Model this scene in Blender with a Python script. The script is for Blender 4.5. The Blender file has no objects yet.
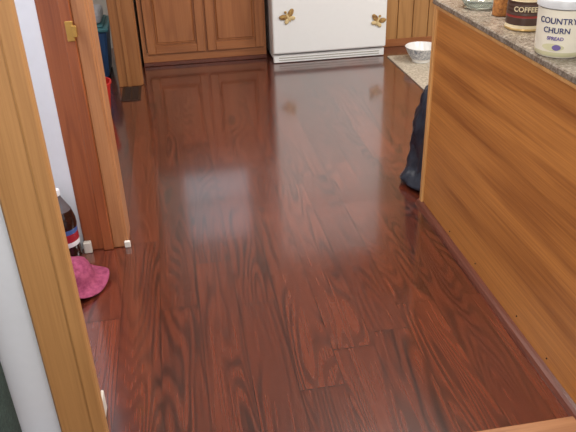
import bpy, bmesh, math, random
from mathutils import Vector, Matrix, noise as mn
random.seed(4)
S=bpy.context.scene
S.view_settings.view_transform='Standard'
S.view_settings.look='None'
C=bpy.context.collection

# ---------------------------------------------------------------- materials
def s2l(c):
    return tuple(((v/255)/12.92 if v/255<=.04045 else ((v/255+.055)/1.055)**2.4) for v in c)
def newmat(name):
    m=bpy.data.materials.new(name); m.use_nodes=True
    nt=m.node_tree; b=nt.nodes['Principled BSDF']
    return m,nt,b
class G:
    def __init__(s,nt): s.nt=nt
    def link(s,a,b): s.nt.links.new(a,b)
    def put(s,sock,v):
        if v is None: return
        if isinstance(v,bpy.types.NodeSocket): s.link(v,sock)
        else: sock.default_value=v
    def m(s,op,a,b=None,c=None):
        n=s.nt.nodes.new('ShaderNodeMath'); n.operation=op
        s.put(n.inputs[0],a); s.put(n.inputs[1],b); s.put(n.inputs[2],c)
        return n.outputs[0]
    def pos(s):
        return s.nt.nodes.new('ShaderNodeNewGeometry').outputs['Position']
    def sep(s,v):
        n=s.nt.nodes.new('ShaderNodeSeparateXYZ'); s.link(v,n.inputs[0]); return n.outputs
    def comb(s,x,y,z):
        n=s.nt.nodes.new('ShaderNodeCombineXYZ')
        s.put(n.inputs[0],x); s.put(n.inputs[1],y); s.put(n.inputs[2],z); return n.outputs[0]
    def noise(s,v,scale=1,detail=2,rough=.5,dist=0):
        n=s.nt.nodes.new('ShaderNodeTexNoise'); s.link(v,n.inputs['Vector'])
        n.inputs['Scale'].default_value=scale; n.inputs['Detail'].default_value=detail
        n.inputs['Roughness'].default_value=rough; n.inputs['Distortion'].default_value=dist
        return n.outputs[0]
    def white(s,v):
        n=s.nt.nodes.new('ShaderNodeTexWhiteNoise'); n.noise_dimensions='3D'; s.link(v,n.inputs['Vector']); return n.outputs[0]
    def ramp(s,f,stops):
        n=s.nt.nodes.new('ShaderNodeValToRGB'); s.link(f,n.inputs[0])
        e=n.color_ramp.elements
        while len(e)<len(stops): e.new(.5)
        for el,(p,c) in zip(e,stops): el.position=p; el.color=(*c,1)
        return n.outputs[0]
    def mix(s,f,a,b,mode='MIX'):
        n=s.nt.nodes.new('ShaderNodeMix'); n.data_type='RGBA'; n.blend_type=mode
        s.put(n.inputs[0],f)
        s.put(n.inputs[6],a if isinstance(a,bpy.types.NodeSocket) else (*a,1))
        s.put(n.inputs[7],b if isinstance(b,bpy.types.NodeSocket) else (*b,1))
        return n.outputs[2]
    def bump(s,h,st,dist,b):
        n=s.nt.nodes.new('ShaderNodeBump'); n.inputs['Strength'].default_value=st; n.inputs['Distance'].default_value=dist
        s.link(h,n.inputs['Height']); s.link(n.outputs[0],b.inputs['Normal'])

def plain(name,rgb,rough=.5,var=.06,metal=0,scale=30,bump=0,**kw):
    m,nt,b=newmat(name); g=G(nt); p=g.pos()
    c=s2l(rgb)
    n=g.noise(p,scale,3)
    col=g.mix(n,tuple(v*(1-var) for v in c),tuple(min(1,v*(1+var)) for v in c))
    g.link(col,b.inputs['Base Color']); b.inputs['Roughness'].default_value=rough; b.inputs['Metallic'].default_value=metal
    if bump: g.bump(n,bump,.01,b)
    for k,v in kw.items(): b.inputs[k.replace('_',' ')].default_value=v
    return m

def wood(name,light,dark,axis='Z',rough=.4,across=9,along=.9,freq=26,ring=.3,fine=.4,big=.35):
    m,nt,b=newmat(name); g=G(nt); x,y,z=g.sep(g.pos())
    sc={'X':(along,across,across),'Y':(across,along,across),'Z':(across,across,along)}[axis]
    v=g.comb(g.m('MULTIPLY',x,sc[0]),g.m('MULTIPLY',y,sc[1]),g.m('MULTIPLY',z,sc[2]))
    n=g.noise(v,.55,2,.45)
    r=g.m('SINE',g.m('MULTIPLY',n,freq*2))
    r=g.m('MULTIPLY_ADD',r,.5,.5); r=g.m('POWER',r,1.8)
    sc2={'X':(3,170,170),'Y':(170,3,170),'Z':(170,170,3)}[axis]
    v2=g.comb(g.m('MULTIPLY',x,sc2[0]),g.m('MULTIPLY',y,sc2[1]),g.m('MULTIPLY',z,sc2[2]))
    f=g.noise(v2,1,3,.6)
    f=g.m('MULTIPLY',g.m('SUBTRACT',f,.5),fine*2.2)
    t=g.m('ADD',g.m('MULTIPLY_ADD',r,ring,.25),f)
    bg=g.m('MULTIPLY_ADD',g.noise(g.pos(),2.2,1),big,-big/2)
    t=g.m('ADD',t,bg); 
    col=g.ramp(t,[(0,s2l(light)),(1,s2l(dark))])
    g.link(col,b.inputs['Base Color']); b.inputs['Roughness'].default_value=rough
    g.bump(t,.05,.002,b)
    return m

def floor_mat():
    m,nt,b=newmat('laminate_rosewood'); g=G(nt); x,y,z=g.sep(g.pos())
    W,L=.138,1.22
    fx=g.m('DIVIDE',g.m('ADD',x,.02+W*40),W); i=g.m('FLOOR',fx); fr=g.m('SUBTRACT',fx,i)
    ri=g.white(g.comb(i,3.3,.5))
    fy=g.m('DIVIDE',g.m('ADD',g.m('ADD',y,30),g.m('MULTIPLY',ri,L*3)),L); j=g.m('FLOOR',fy); gr=g.m('SUBTRACT',fy,j)
    rnd=g.white(g.comb(i,j,1.7)); rnd2=g.white(g.comb(i,j,9.2))
    w1=g.comb(g.m('MULTIPLY_ADD',x,10,g.m('MULTIPLY',rnd,40)),g.m('MULTIPLY_ADD',y,1.25,g.m('MULTIPLY',rnd2,50)),rnd)
    n=g.noise(w1,.85,1.0,.35,.1)
    v2=g.comb(g.m('MULTIPLY_ADD',x,60,g.m('MULTIPLY',rnd,40)),g.m('MULTIPLY',y,4),rnd2)
    f=g.noise(v2,1,3,.55)
    ph=g.m('ADD',g.m('MULTIPLY',n,112),g.m('MULTIPLY',f,2.2))
    r=g.m('MULTIPLY_ADD',g.m('SINE',ph),.5,.5)
    r=g.m('POWER',r,1.9)
    v3=g.comb(g.m('MULTIPLY',x,9),g.m('MULTIPLY_ADD',y,.9,g.m('MULTIPLY',rnd2,9)),rnd)
    bl=g.noise(v3,1,2)
    amp=g.m('MINIMUM',1.0,g.m('MAXIMUM',.2,g.m('MULTIPLY_ADD',bl,3.0,-.95)))
    v5=g.comb(g.m('MULTIPLY_ADD',x,140,g.m('MULTIPLY',rnd,40)),g.m('MULTIPLY',y,2.0),rnd2)
    f5=g.noise(v5,1,3,.6)
    t=g.m('SUBTRACT',.72,g.m('MULTIPLY',r,g.m('MULTIPLY',amp,.52)))
    t=g.m('ADD',t,g.m('MULTIPLY_ADD',f5,.65,-.325))
    v4=g.comb(g.m('MULTIPLY_ADD',x,20,g.m('MULTIPLY',rnd,70)),g.m('MULTIPLY',y,.8),rnd2)
    t=g.m('ADD',t,g.m('MULTIPLY_ADD',g.noise(v4,1,2,.5),.24,-.12))
    t=g.m('ADD',t,g.m('MULTIPLY_ADD',rnd,.22,-.11))
    col=g.ramp(t,[(.1,s2l((40,16,12))),(.4,s2l((69,29,19))),(.7,s2l((94,41,25))),(1,s2l((114,54,34)))])
    ex=g.m('GREATER_THAN',g.m('ABSOLUTE',g.m('SUBTRACT',fr,.5)),.488)
    ey=g.m('GREATER_THAN',g.m('ABSOLUTE',g.m('SUBTRACT',gr,.5)),.4983)
    e=g.m('MAXIMUM',g.m('MULTIPLY',ex,.72),g.m('MULTIPLY',ey,.8))
    col=g.mix(e,col,s2l((24,10,8)))
    g.link(col,b.inputs['Base Color'])
    rr=g.m('MULTIPLY_ADD',g.noise(g.pos(),3,3),.10,.18)
    g.link(rr,b.inputs['Roughness'])
    b.inputs['IOR'].default_value=1.62
    b.inputs['Coat Weight'].default_value=1; b.inputs['Coat Roughness'].default_value=.11; b.inputs['Coat IOR'].default_value=1.55
    h=g.m('SUBTRACT',g.m('MULTIPLY',f,.1),e)
    g.bump(h,.09,.002,b)
    return m

def granite():
    m,nt,b=newmat('counter_granite'); g=G(nt); p=g.pos()
    n=g.noise(p,95,4,.75); n2=g.noise(p,24,3)
    t=g.m('ADD',g.m('MULTIPLY',n,.8),g.m('MULTIPLY',n2,.25))
    c=g.ramp(t,[(.32,s2l((68,58,50))),(.48,s2l((108,96,84))),(.6,s2l((136,126,114))),(.75,s2l((172,164,150)))])
    g.link(c,b.inputs['Base Color']); b.inputs['Roughness'].default_value=.25
    return m
def speck_mat(name,a,bb,scale=60,rough=.9):
    m,nt,b=newmat(name); g=G(nt)
    n=g.noise(g.pos(),scale,4,.7)
    g.link(g.ramp(n,[(.35,s2l(a)),(.65,s2l(bb))]),b.inputs['Base Color']); b.inputs['Roughness'].default_value=rough
    g.bump(n,.3,.004,b)
    return m

M_floor=floor_mat()
M_oak=wood('golden_oak_ply',(194,128,64),(130,73,32),'Y',.36,across=5,along=.5,freq=24,ring=.42,fine=.6,big=.2)
M_oaktrim=wood('oak_trim',(212,160,100),(174,118,62),'Z',.4)
M_cab=wood('cabinet_oak',(176,116,72),(134,79,45),'Z',.35)
M_cabh=wood('cabinet_oak_rail',(172,112,68),(130,75,42),'X',.35)
M_case=wood('casing_pine',(188,138,84),(138,92,48),'Z',.5,across=12,along=.6,freq=12,ring=.4)
M_red=wood('stained_jamb',(160,90,52),(110,53,29),'Z',.35,across=16)
M_light=wood('light_jamb',(184,128,84),(140,86,51),'Z',.4,across=16)
M_post=wood('post_oak',(170,116,70),(128,78,42),'Z',.4,across=14)
M_panelw=wood('panelling',(188,140,86),(144,98,54),'Z',.45,across=12)
M_thr=wood('threshold_wood',(176,126,88),(130,84,54),'X',.4,across=20)
M_qr=wood('quarter_round_stain',(112,62,46),(70,32,22),'Y',.3,across=30)
M_white=plain('painted_white_wall',(226,228,234),.7,.03)
M_wwarm=plain('kitchen_wall_paint',(222,216,206),.8,.03)
M_ceil=plain('ceiling_paint',(238,236,230),.9,.02)
M_trimw=plain('trim_white',(218,212,202),.5,.04)
M_appl=plain('appliance_enamel',(236,237,236),.3,.015)
M_grille=plain('grille_grey',(176,174,166),.45)
M_dark=plain('dark_gap',(28,24,22),.7)
M_gran=granite()
M_mat=speck_mat('beige_rug_pile',(160,146,126),(214,204,186),70)
M_carpet=speck_mat('beige_carpet',(120,100,84),(160,140,120),90)
M_green=speck_mat('dark_green_upholstery',(26,42,40),(52,74,68),120)
M_bag=plain('black_plastic',(34,38,50),.28,.2,bump=.3,scale=14)
M_vent=plain('brown_register',(58,40,32),.4,metal=.3)
M_brass=plain('brass',(190,150,80),.3,metal=.8)

# ---------------------------------------------------------------- mesh helpers
def obj(name,bm,mats,parent=None,smooth=False,origin=None):
    me=bpy.data.meshes.new(name)
    if origin is None:
        xs=[v.co for v in bm.verts]
        origin=Vector([(min(c[i] for c in xs)+max(c[i] for c in xs))/2 for i in range(3)])
        origin.z=min(c[2] for c in xs)
    origin=Vector(origin)
    bmesh.ops.translate(bm,verts=bm.verts,vec=-origin)
    bmesh.ops.recalc_face_normals(bm,faces=bm.faces)
    if smooth:
        for f in bm.faces: f.smooth=True
    bm.to_mesh(me); bm.free()
    for m in (mats if isinstance(mats,(list,tuple)) else [mats]): me.materials.append(m)
    o=bpy.data.objects.new(name,me); C.objects.link(o); o.location=origin
    if parent:
        o.parent=parent; o.matrix_parent_inverse=Matrix.Translation(-parent.location)
    return o
def addbox(bm,x0,x1,y0,y1,z0,z1,bev=.003,mi=0,seg=1):
    t=bmesh.new()
    bmesh.ops.create_cube(t,size=1)
    for v in t.verts:
        v.co=Vector(((x0+x1)/2+v.co.x*(x1-x0),(y0+y1)/2+v.co.y*(y1-y0),(z0+z1)/2+v.co.z*(z1-z0)))
    if bev: bmesh.ops.bevel(t,geom=t.edges[:],offset=bev,segments=seg,profile=.5,affect='EDGES')
    for f in t.faces: f.material_index=mi
    me=bpy.data.meshes.new('t'); t.to_mesh(me); t.free(); bm.from_mesh(me); bpy.data.meshes.remove(me)
def box(name,x0,x1,y0,y1,z0,z1,mat,bev=.003,parent=None,seg=1):
    bm=bmesh.new(); addbox(bm,x0,x1,y0,y1,z0,z1,bev,0,seg); return obj(name,bm,mat,parent)
def empty(name,loc):
    e=bpy.data.objects.new(name,None); C.objects.link(e); e.location=loc; e.empty_display_size=.1; return e
def lathe(name,prof,cx,cy,z0,mats,parent=None,seg=48,mi=None,close=True):
    bm=bmesh.new(); rings=[]
    for r,z in prof:
        rings.append([bm.verts.new((cx+r*math.cos(2*math.pi*k/seg),cy+r*math.sin(2*math.pi*k/seg),z0+z)) for k in range(seg)])
    for a in range(len(rings)-1):
        for k in range(seg):
            f=bm.faces.new((rings[a][k],rings[a][(k+1)%seg],rings[a+1][(k+1)%seg],rings[a+1][k]))
            if mi: f.material_index=mi[a]
    if close:
        for rg in (rings[0],rings[-1]):
            try: bm.faces.new(rg)
            except: pass
    o=obj(name,bm,mats,parent,True)
    mo=o.modifiers.new('es','EDGE_SPLIT'); mo.split_angle=math.radians(40)
    return o

# ---------------------------------------------------------------- room shell
box('floor',-2.4,3.4,1.2,5.75,-.05,0,M_floor,0)
box('floor_carpet',-2.4,3.4,-2.2,1.17,-.05,.0,M_carpet,0)
box('ceiling',-2.4,3.4,-2.2,5.75,2.42,2.5,M_ceil,0)
# back wall with a window opening over the counter
wx0,wx1,wz0,wz1=-.10,.56,1.12,1.98
bm=bmesh.new()
addbox(bm,-2.4,wx0,5.66,5.76,0,2.42,0); addbox(bm,wx1,3.4,5.66,5.76,0,2.42,0)
addbox(bm,wx0,wx1,5.66,5.76,0,wz0,0); addbox(bm,wx0,wx1,5.66,5.76,wz1,2.42,0)
obj('wall_back',bm,M_wwarm)
e=empty('window_1',(.23,5.68,wz0))
bm=bmesh.new()
for a,b_,c,d in ((wx0-.06,wx0+.01,wz0-.05,wz1+.06),(wx1-.01,wx1+.06,wz0-.05,wz1+.06)): addbox(bm,a,b_,5.64,5.66,c,d,.003)
for c,d in ((wz1-.01,wz1+.06),(wz0-.05,wz0+.01)): addbox(bm,wx0,wx1,5.64,5.66,c,d,.003)
addbox(bm,wx0-.07,wx1+.07,5.60,5.66,wz0-.02,wz0,.004)
obj('window_casing',bm,M_trimw,e)
bm=bmesh.new()
addbox(bm,wx0,wx0+.03,5.69,5.72,wz0,wz1,.002); addbox(bm,wx1-.03,wx1,5.69,5.72,wz0,wz1,.002)
addbox(bm,wx0,wx1,5.69,5.72,wz0,wz0+.03,.002); addbox(bm,wx0,wx1,5.69,5.72,wz1-.03,wz1,.002)
addbox(bm,wx0,wx1,5.68,5.715,(wz0+wz1)/2-.02,(wz0+wz1)/2+.02,.002)
obj('window_sash',bm,M_trimw,e)
box('wall_right',3.3,3.4,1.2,5.66,0,2.42,M_wwarm,0)
box('wall_left',-2.4,-2.3,-2.2,5.66,0,2.42,M_white,0)
box('wall_hall',-2.3,-.462,2.47,2.57,0,2.42,M_white,0)
box('wall_entry',-2.3,-.41,1.44,1.53,0,2.42,M_white,0)
box('wall_partition',-.42,-.275,4.64,5.66,0,2.42,M_wwarm,0)
box('wall_header',-.42,-.29,2.60,4.62,2.05,2.42,M_wwarm,0)

# entry casing (near-left wood board)
e=empty('trim_entry_casing',(-.37,1.42,0))
bm=bmesh.new()
addbox(bm,-.428,-.312,1.412,1.438,0,2.1,.005)
addbox(bm,-.345,-.306,1.404,1.438,0,2.1,.006,seg=2)
obj('casing_board',bm,M_case,e)
box('jamb_board',-.408,-.328,1.44,1.532,0,2.1,M_case,.002,e)
box('base_block',-.327,-.318,1.44,1.535,0,.07,M_trimw,.003,e)

# doorway post
e=empty('door_1_frame',(-.375,2.5,0))
box('stained_board',-.46,-.375,2.452,2.60,0,2.42,M_red,.003,e)
box('door_stop',-.385,-.345,2.436,2.60,0,2.42,M_red,.004,e)
box('light_edge_board',-.347,-.292,2.448,2.59,0,2.42,M_light,.005,e)
box('face_casing',-.300,-.284,2.452,2.60,0,2.42,M_light,.004,e)
box('white_base_corner',-.462,-.43,2.428,2.45,0,.05,M_trimw,.003,e)
box('white_base_edge',-.300,-.276,2.438,2.452,0,.03,M_trimw,.003,e)
bm=bmesh.new()
addbox(bm,-.372,-.345,2.430,2.437,.86,.93,.002)
addbox(bm,-.352,-.335,2.424,2.437,.875,.915,.002)
obj('strike_plate',bm,M_brass,e)

# far post
e=empty('door_2_frame',(-.345,4.63,0))
box('post_board',-.42,-.262,4.60,4.64,0,2.42,M_post,.004,e)
box('post_casing',-.275,-.255,4.62,4.72,0,2.42,M_post,.004,e)
box('post_stop',-.36,-.335,4.588,4.605,0,2.42,M_post,.003,e)

# threshold
bm=bmesh.new(); addbox(bm,-.6,1.0,1.165,1.225,0,.012,.005,seg=2)
obj('trim_threshold',bm,M_thr)

# ---------------------------------------------------------------- island
e=empty('kitchen_island',(1.3,1.6,0))
box('side_panel',1.01,1.03,.72,2.53,0,.88,M_oak,.001,e)
box('carcass',1.031,1.62,.73,2.52,0,.88,M_cab,.001,e)
box('corner_trim',1.001,1.028,2.508,2.536,0,.88,M_oaktrim,.003,e)
box('top_rail_trim',1.003,1.012,.72,2.508,.868,.88,M_oaktrim,.002,e)
box('end_panel',1.03,1.61,2.52,2.534,0,.88,M_oak,.001,e)
box('countertop',.998,1.66,.70,2.55,.881,.903,M_gran,.004,e)
bm=bmesh.new()
pr=[(1.0095,0),(.986,0),(.987,.008),(.992,.018),(1.0,.025),(1.0095,.028)]
a=[bm.verts.new((x,.72,z)) for x,z in pr]; b2=[bm.verts.new((x,2.545,z)) for x,z in pr]
n=len(pr)
for k in range(n): bm.faces.new((a[k],a[(k+1)%n],b2[(k+1)%n],b2[k]))
bm.faces.new(a); bm.faces.new(b2)
obj('quarter_round',bm,M_qr,e)
bm=bmesh.new()
for yy,zz in ((1.42,.05),(1.62,.06),(1.95,.055),(2.2,.05)):
    bmesh.ops.create_uvsphere(bm,u_segments=8,v_segments=6,radius=.003,matrix=Matrix.Translation((1.0095,yy,zz)))
obj('nail_heads',bm,M_dark,e)

# ---------------------------------------------------------------- back cabinets
e=empty('base_cabinet',(.22,5.3,0))
box('carcass',-.255,.672,5.07,5.65,0,.88,M_cab,.001,e)
box('toe_rail',-.255,.672,5.05,5.07,0,.105,M_cabh,.002,e)
box('foot_moulding',-.255,.672,5.035,5.05,0,.03,M_qr,.004,e)
box('stile_a',-.255,-.225,5.05,5.07,.105,.88,M_cab,.002,e)
box('stile_b',.205,.235,5.05,5.07,.105,.88,M_cab,.002,e)
box('stile_c',.642,.672,5.05,5.07,.105,.88,M_cab,.002,e)
box('top_rail',-.255,.672,5.052,5.068,.84,.88,M_cabh,.002,e)
def cdoor(nm,x0,x1,z0,z1,y,e):
    d=.062
    box(nm+'_stile_l',x0,x0+d,y-.02,y,z0,z1,M_cab,.004,e)
    box(nm+'_stile_r',x1-d,x1,y-.02,y,z0,z1,M_cab,.004,e)
    box(nm+'_rail_b',x0+d,x1-d,y-.019,y,z0,z0+d,M_cabh,.004,e)
    box(nm+'_rail_t',x0+d,x1-d,y-.019,y,z1-d,z1,M_cabh,.004,e)
    box(nm+'_panel',x0+d+.012,x1-d-.012,y-.016,y-.002,z0+d+.012,z1-d-.012,M_cab,.012,e)
    box(nm+'_back',x0+d,x1-d,y-.005,y,z0+d,z1-d,M_cab,0,e)
cdoor('door_left',-.218,.212,.09,.66,5.05,e)
cdoor('door_right',.228,.652,.09,.66,5.05,e)
box('drawer_left',-.218,.212,5.03,5.05,.68,.83,M_cabh,.006,e)
box('drawer_right',.228,.652,5.03,5.05,.68,.83,M_cabh,.006,e)
box('countertop',-.258,.68,5.02,5.655,.88,.92,M_gran,.006,e)

# panelled wall right of refrigerator
bm=bmesh.new()
x=1.60
while x<3.29:
    w=.125
    addbox(bm,x,min(x+w-.006,3.3),5.10,5.12,0,2.42,.002); x+=w
addbox(bm,1.6,3.3,5.115,5.66,0,2.42,0)
obj('wall_panelled',bm,M_panelw)
box('baseboard_panelled',1.6,3.29,5.088,5.1,0,.06,M_cabh,.003)

# ---------------------------------------------------------------- refrigerator
e=empty('refrigerator',(1.12,5.2,0))
box('body',.70,1.545,4.92,5.62,.02,1.72,M_appl,.01,e)
bm=bmesh.new(); addbox(bm,.695,1.552,4.84,4.915,.075,1.18,.014,seg=3); obj('lower_door',bm,M_appl,e)
bm=bmesh.new(); addbox(bm,.695,1.552,4.84,4.915,1.195,1.72,.014,seg=3); obj('freezer_door',bm,M_appl,e)
bm=bmesh.new()
addbox(bm,.70,1.548,4.868,4.915,.004,.062,.004)
obj('kick_plate',bm,M_appl,e)
bm=bmesh.new()
for k in range(2): addbox(bm,.74,1.51,4.864,4.87,.02+k*.018,.026+k*.018,.001)
obj('grille_slots',bm,M_grille,e)
for nm,z0,z1 in (('grip_lower',.72,1.15),('grip_upper',1.22,1.5)):
    bm=bmesh.new(); addbox(bm,.682,.696,4.855,4.90,z0,z1,.005,seg=2)
    obj(nm,bm,M_grille,e)

M_mag=speck_mat('magnet_paint',(110,72,40),(196,160,96),60)
M_mag2=plain('magnet_cream',(214,190,140),.5)
def magnet(cx,cz,rot,s):
    bm=bmesh.new()
    def blob(dx,dz,rx,rz,a,mi=0,ty=.006):
        r=bmesh.ops.create_icosphere(bm,subdivisions=2,radius=1)
        mt=Matrix.Translation((cx+s*(dx*math.cos(rot)-dz*math.sin(rot)),4.832,cz+s*(dx*math.sin(rot)+dz*math.cos(rot))))@Matrix.Rotation(-(a+rot),4,'Y')@Matrix.Diagonal((rx*s,ty,rz*s,1))
        bmesh.ops.transform(bm,matrix=mt,verts=r['verts'])
        for v in r['verts']:
            for f in v.link_faces: f.material_index=mi
    blob(0,0,.008,.034,0,1,.007)
    blob(.026,.016,.03,.017,.5); blob(-.026,.016,.03,.017,-.5)
    blob(.02,-.017,.02,.014,-.6,1); blob(-.02,-.017,.02,.014,.6,1)
    blob(0,.036,.009,.009,0)
    obj('butterfly_magnet',bm,[M_mag,M_mag2],None,True)
magnet(.811,.342,.5,1.15)
magnet(1.479,.27,-.4,1.1)

# ---------------------------------------------------------------- rug & pet bowl
bm=bmesh.new(); addbox(bm,1.56,2.7,3.93,4.82,0,.010,.004,seg=2); obj('area_rug',bm,M_mat)
M_bowl=plain('bowl_ceramic',(236,236,234),.2,.02)
M_bowlb=speck_mat('bowl_blue_pattern',(120,130,150),(228,230,230),45,.3)
lathe('food_bowl',[(.0,0),(.06,0),(.066,.004),(.066,.010),(.078,.028),(.104,.07),(.119,.108),(.122,.112),(.119,.114),(.112,.106),(.096,.066),(.07,.026),(.0,.018)],
      1.755,4.62,.0105,[M_bowl,M_bowlb],mi=[0,0,0,0,1,1,0,0,0,0,0,0],close=False)

# ---------------------------------------------------------------- trash bag beside the island
bm=bmesh.new()
prof=[(.0,0),(.145,.0),(.178,.018),(.165,.05),(.135,.09),(.128,.16),(.132,.24),(.125,.32),(.112,.40),(.085,.46),(.045,.50),(.022,.52),(.03,.545),(.05,.575),(.0,.57)]
pts=[]
for k in range(len(prof)-1):
    for t in (0,.34,.67):
        pts.append((prof[k][0]*(1-t)+prof[k+1][0]*t,prof[k][1]*(1-t)+prof[k+1][1]*t))
seg=72; rings=[]; cx,cy=1.17,2.735
for r,z in pts[1:]:
    rg=[]
    for k in range(seg):
        a=2*math.pi*k/seg; d=Vector((math.cos(a),math.sin(a),0))
        nn=mn.noise(Vector((d.x*2.2,d.y*2.2,z*9)))*.16+abs(mn.noise(Vector((d.x*6,d.y*6,z*14+4))))*.16+ .05*math.sin(a*11+z*14)*(1 if z>.38 else .3)
        rr=r*(1+nn*(1 if z>.02 else .3))
        rg.append(bm.verts.new((cx+d.x*rr,cy+d.y*rr,.002+z+ .006*mn.noise(Vector((d.x*4,d.y*4,z*20))) *(1 if z>.02 else 0))))
    rings.append(rg)
for a in range(len(rings)-1):
    for k in range(seg): bm.faces.new((rings[a][k],rings[a][(k+1)%seg],rings[a+1][(k+1)%seg],rings[a+1][k]))
bm.faces.new(rings[0]); bm.faces.new(rings[-1])
obj('trash_bag',bm,M_bag,None,True)

# ---------------------------------------------------------------- counter objects
CT=.9035
M_tub=plain('tub_plastic',(230,222,202),.35,.03)
M_tubb=plain('tub_band_green',(206,200,160),.4,.15)
M_lid=plain('tub_lid',(200,200,200),.3,.03)
M_ink=plain('label_ink_blue',(40,44,96),.5)
M_ink2=plain('label_ink_purple',(110,92,150),.5)
tx,ty=1.066,1.735
e=empty('margarine_tub',(tx,ty,CT))
lathe('tub_body',[(.0,0),(.060,0),(.064,.004),(.0655,.016),(.0685,.085),(.071,.13),(.0,.13)],tx,ty,CT,[M_tub,M_tubb],e,64,mi=[0,0,1,0,0,0],close=False)
lathe('tub_lid',[(.0,.150),(.066,.150),(.068,.155),(.073,.155),(.0755,.150),(.0755,.134),(.072,.132)],tx,ty,CT,M_lid,e,64,close=False)
def wraptext(txt,size,zc,mat,ang0,rad,nm,c=(tx,ty),par=None):
    cu=bpy.data.curves.new(nm,'FONT'); cu.body=txt; cu.size=size; cu.align_x='CENTER'; cu.extrude=.0004; cu.offset=.0003
    o=bpy.data.objects.new(nm,cu); C.objects.link(o)
    bpy.context.view_layer.update()
    me=bpy.data.meshes.new_from_object(o.evaluated_get(bpy.context.evaluated_depsgraph_get()))
    bm=bmesh.new(); bm.from_mesh(me); bpy.data.objects.remove(o)
    for v in bm.verts:
        a=ang0+v.co.x/rad; rr=rad+v.co.z
        v.co=Vector((c[0]+rr*math.cos(a),c[1]+rr*math.sin(a),CT+zc+v.co.y))
    obj(nm,bm,mat,par)
a0=math.atan2(-1.76,-1.05)-.2
wraptext('COUNTRY',.022,.094,M_ink,a0,.0706,'label_text_upper',par=e)
wraptext('CHURN',.021,.069,M_ink,a0,.0696,'label_text_middle',par=e)
wraptext('SPREAD',.013,.050,M_ink2,a0,.0688,'label_text_lower',par=e)
def patch(c,ang,da,z0,z1,rad,nm,mat,par):
    bm=bmesh.new(); n=12; lo=[];hi=[]
    for k in range(n+1):
        a=ang-da/2+da*k/n; w=math.sin(math.pi*k/n)**.5 if 0<k<n else .25
        zm=(z0+z1)/2; h=(z1-z0)/2*w
        lo.append(bm.verts.new((c[0]+rad*math.cos(a),c[1]+rad*math.sin(a),CT+zm-h))); hi.append(bm.verts.new((c[0]+rad*math.cos(a),c[1]+rad*math.sin(a),CT+zm+h)))
    for k in range(n): bm.faces.new((lo[k],lo[k+1],hi[k+1],hi[k]))
    obj(nm,bm,mat,par)
patch((tx,ty),a0-.05,.9,.020,.040,.0676,'label_scene_field',M_tubb,e)
patch((tx,ty),a0+.1,.35,.022,.038,.0680,'label_scene_churn',M_ink2,e)

# coffee can, food can and spice jars grouped beside the tub
M_can=plain('can_label_brown',(70,46,34),.4,.3); M_gold=plain('can_gold',(190,156,100),.3,metal=.6); M_cream=plain('can_cream',(222,204,166),.45); M_cred=plain('can_red',(140,44,34),.45)
def can(name,cx,cy,r,h,lab,mats,ang):
    e=empty(name,(cx,cy,CT))
    prof=[(0,0),(r-.002,0),(r,.002),(r,.006),(r-.0015,.008)]; mi=[1,1,1,1]
    n=9; z0=.008; z1=h-.008
    for k in range(n*4):
        z=z0+(z1-z0)*(k+1)/(n*4); rr=r-.0015-(.0012 if k%4 in(1,2) and .25<k/(n*4)<.8 else 0)
        prof.append((rr,z)); fz=(z-z0)/(z1-z0)
        mi.append(2 if .70<fz<.80 or fz<.1 else (3 if .3<fz<.36 else 0))
    prof+=[(r,h-.006),(r,h-.001),(r-.003,h),(r-.004,h-.004),(0,h-.004)]; mi+=[1,1,1,1,1]
    lathe('can_body',prof,cx,cy,CT,mats,e,56,mi=mi,close=False)
    wraptext(lab,r*.36,h*.45,mats[2],ang,r+.0002,'can_label_text',(cx,cy),e)
    return e
can('coffee_can',1.108,2.025,.06,.135,'COFFEE',[M_can,M_gold,M_cream,M_cred],math.atan2(-2.03,-1.11))
can('food_can',1.24,2.10,.038,.10,'CORN',[plain('can_label_green',(70,96,50),.4,.2),M_gold,M_cream,M_cred],math.atan2(-2.1,-1.23))
M_gl=plain('clear_glass',(216,222,214),.08,.03,Transmission_Weight=.85)
M_spice=speck_mat('spice_fill',(120,70,30),(180,120,60),90)
M_spice2=speck_mat('spice_fill_green',(70,84,46),(120,126,80),90)
for (jx,jy,ms,ml) in ((1.115,2.205,M_spice,M_cred),(1.19,2.20,M_spice2,M_cream)):
    e=empty('spice_jar',(jx,jy,CT))
    lathe('jar_body',[(0,0),(.026,0),(.029,.003),(.029,.07),(.024,.082),(.022,.088),(0,.088)],jx,jy,CT,[ms],e,close=False)
    lathe('jar_lid',[(.0245,.084),(.0255,.086),(.0255,.104),(.023,.107),(0,.107)],jx,jy,CT,ml,e,close=False)
lathe('glass_dish',[(.0,0),(.045,0),(.052,.006),(.062,.02),(.07,.030),(.072,.032),(.067,.031),(.058,.020),(.048,.01),(.0,.006)],1.10,2.345,CT,M_gl,close=False)

# ---------------------------------------------------------------- bottle, hat
M_cola=plain('cola',(38,18,14),.12,.1); M_cap=plain('cap_white',(228,228,232),.35); 
M_lab=plain('label_red',(150,30,44),.35); M_lab2=plain('label_blue',(64,92,150),.35); M_clear=plain('bottle_neck_plastic',(90,84,88),.1)
bx,by=-.518,2.408
e=empty('soda_bottle',(bx,by,0))
lathe('bottle_body',[(.0,.004),(.03,.0),(.046,.004),(.053,.02),(.052,.05),(.050,.065),(.0525,.075),(.0525,.095),(.0525,.13),(.0525,.15),(.054,.16),(.053,.185),(.043,.225),(.027,.255),(.015,.28),(.014,.292)],
      bx,by,.0,[M_cola,M_lab,M_lab2,M_clear,M_cap],e,mi=[0,0,0,0,0,0,4,1,2,0,0,0,3,3,3],close=False)
lathe('bottle_cap',[(.0,.312),(.014,.312),(.0155,.308),(.0155,.288),(.014,.287)],bx,by,0,M_cap,e,close=False)

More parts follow.
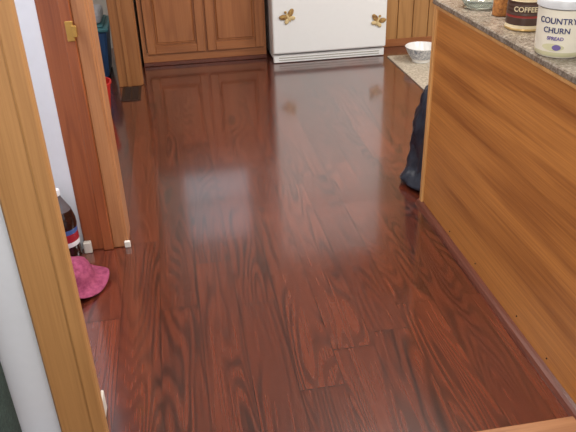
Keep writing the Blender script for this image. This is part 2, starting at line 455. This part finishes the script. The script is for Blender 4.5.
M_pink=speck_mat('pink_felt',(120,40,72),(156,70,100),40)
bm=bmesh.new(); seg=64; rings=[]; cx,cy=-.492,2.205
prof=[(.0,.095),(.03,.098),(.058,.094),(.078,.08),(.088,.05),(.094,.028),(.106,.020),(.122,.016),(.135,.010),(.142,.012)]
for r,z in prof[1:]:
    rg=[]
    for k in range(seg):
        a=2*math.pi*k/seg
        w=(r/.15)**3
        zz=z+.012*w*(1+math.sin(a*4+1))*.7+.012*mn.noise(Vector((math.cos(a)*2,math.sin(a)*2,r*14)))
        rr=r*(1+.02*math.sin(a*3+.6)+.015*math.sin(a*6)*w)
        rg.append(bm.verts.new((cx+rr*math.cos(a),cy+rr*math.sin(a)*.97,max(.004,zz))))
    rings.append(rg)
for a in range(len(rings)-1):
    for k in range(seg): bm.faces.new((rings[a][k],rings[a][(k+1)%seg],rings[a+1][(k+1)%seg],rings[a+1][k]))
bm.faces.new(rings[0])
o=obj('sun_hat',bm,M_pink,None,True); so=o.modifiers.new('s','SOLIDIFY'); so.thickness=.004; so.offset=0
# ---------------------------------------------------------------- register
e=empty('floor_vent',(-.33,4.44,0))
bm=bmesh.new()
x0,x1,y0,y1=-.395,-.27,4.29,4.58
addbox(bm,x0,x0+.018,y0,y1,0,.006,.002); addbox(bm,x1-.018,x1,y0,y1,0,.006,.002)
addbox(bm,x0+.018,x1-.018,y0,y0+.018,0,.006,.001); addbox(bm,x0+.018,x1-.018,y1-.018,y1,0,.006,.001)
yy=y0+.028
while yy<y1-.02:
    addbox(bm,x0+.018,x1-.018,yy,yy+.006,0,.005,.001); yy+=.015
addbox(bm,-.336,-.329,y0+.018,y1-.018,0,.0055,.001)
obj('vent_frame',bm,M_vent,e)
box('vent_shadow_pan',x0+.01,x1-.01,y0+.01,y1-.01,.0003,.0012,M_dark,0,e)

# ---------------------------------------------------------------- side-room objects
M_blue=plain('tote_blue',(52,92,140),.4); M_teal=plain('tote_lid_teal',(70,130,140),.4); M_redp=plain('red_plastic',(196,44,40),.35)
e=empty('storage_tote',(-.66,4.98,0))
bm=bmesh.new()
vb=[(-.80,4.83),(-.50,4.83),(-.50,5.17),(-.80,5.17)]
b1=[bm.verts.new((x,y,0)) for x,y in vb]; t1=[bm.verts.new((x+(-.03 if x<-.6 else .03),y+(-.03 if y<5 else .03),.34)) for x,y in vb]
for k in range(4): bm.faces.new((b1[k],b1[(k+1)%4],t1[(k+1)%4],t1[k]))
bm.faces.new(b1); bm.faces.new(t1)
bmesh.ops.bevel(bm,geom=bm.edges[:],offset=.012,segments=2,affect='EDGES')
for k in range(5):
    addbox(bm,-.76+k*.055,-.745+k*.055,4.80,4.83,.06,.27,.003)
obj('tote_body',bm,M_blue,e)
bm=bmesh.new(); addbox(bm,-.845,-.455,4.785,5.215,.335,.36,.008,seg=2); addbox(bm,-.81,-.49,4.82,5.18,.36,.375,.006)
obj('tote_lid',bm,M_teal,e)
box('folded_linen',-.79,-.5,4.86,5.15,.376,.46,plain('linen',(190,190,196),.9,bump=.3),.025,e,seg=3)
lathe('red_bucket',[(.0,0),(.095,0),(.10,.005),(.125,.2),(.132,.205),(.132,.215),(.124,.215),(.096,.012),(.0,.01)],-.545,4.06,.0,M_redp,close=False)

# ---------------------------------------------------------------- green armchair beside entry wall
e=empty('armchair',(-.85,.95,0))
def soft(nm,*b,bev=.04):
    bm=bmesh.new(); addbox(bm,*b,bev,0,4); o=obj(nm,bm,M_green,e,True); return o
soft('backrest',-1.25,-.50,1.12,1.36,.12,.95)
soft('arm_right',-.63,-.487,.45,1.34,.10,.62)
soft('arm_left',-1.263,-1.12,.45,1.34,.10,.62)
soft('seat_base',-1.12,-.63,.47,1.12,.10,.30)
soft('seat_cushion',-1.12,-.63,.45,1.12,.30,.45,bev=.05)
for k,(a,b_) in enumerate(((-1.2,.52),(-.56,.52),(-1.2,1.28),(-.56,1.28))):
    box('leg_%d'%(k+1),a-.02,a+.02,b_-.02,b_+.02,0,.12,M_post,.004,e)

# ---------------------------------------------------------------- lamps
M_em,nt,b=newmat('lamp_diffuser'); b.inputs['Emission Color'].default_value=(1,.95,.88,1); b.inputs['Emission Strength'].default_value=3; b.inputs['Base Color'].default_value=(.9,.9,.88,1)
def lamp(nm,x,y,z,sx,sy,p,col,rot=(0,0,0)):
    l=bpy.data.lights.new(nm,'AREA'); l.shape='RECTANGLE'; l.size=sx; l.size_y=sy; l.energy=p; l.color=col
    o=bpy.data.objects.new(nm,l); C.objects.link(o); o.location=(x,y,z); o.rotation_euler=rot; return o
lathe('ceiling_light',[(.0,-.07),(.1,-.062),(.15,-.035),(.165,0),(.0,0)],.9,2.3,2.42,M_em,close=False)
lamp('kitchen_lamp',.9,2.3,2.33,.6,.6,40,(1,.96,.9))
lamp('fridge_fill',2.6,2.9,2.3,.6,.6,54,(1,.97,.93),(0,math.radians(28),0))  # added fill, out of view, brightens refrigerator front; no fixture here
lamp('room_lamp',.3,-.3,2.35,1.2,1.2,32,(1,.96,.91))
lamp('hall_wall_fill',-1.2,2.0,2.36,.6,.5,22,(.92,.95,1))  # unseen fill light added so the white hall wall reads bright
lamp('side_room_fill',-1.3,4.0,2.36,.5,.5,14,(1,.95,.9))  # invented fill for the side room, not an actual fixture
l=bpy.data.lights.new('camera_flash','POINT'); l.energy=24; l.shadow_soft_size=.04; l.color=(1,.98,.94)
o=bpy.data.objects.new('camera_flash',l); C.objects.link(o); o.location=(-.05,-.02,1.5)
w=bpy.data.worlds.new('World'); S.world=w; w.use_nodes=True
w.node_tree.nodes['Background'].inputs[0].default_value=(.9,.94,1,1); w.node_tree.nodes['Background'].inputs[1].default_value=1.1

# ---------------------------------------------------------------- camera
psi,pit,rho=math.radians(8.98),math.radians(29.24),math.radians(1.8)
fw=Vector((math.sin(psi)*math.cos(pit),math.cos(psi)*math.cos(pit),-math.sin(pit)))
R0=Vector((math.cos(psi),-math.sin(psi),0)); U0=R0.cross(fw)
R=R0*math.cos(rho)-U0*math.sin(rho); U=U0*math.cos(rho)+R0*math.sin(rho)
cd=bpy.data.cameras.new('camera'); cam=bpy.data.objects.new('camera',cd); C.objects.link(cam)
cd.sensor_width=36; cd.lens=36*670/576; cd.clip_start=.02
mw=Matrix((R,U,-fw)).transposed().to_4x4(); mw.translation=Vector((0,0,1.45)); cam.matrix_world=mw
S.camera=cam
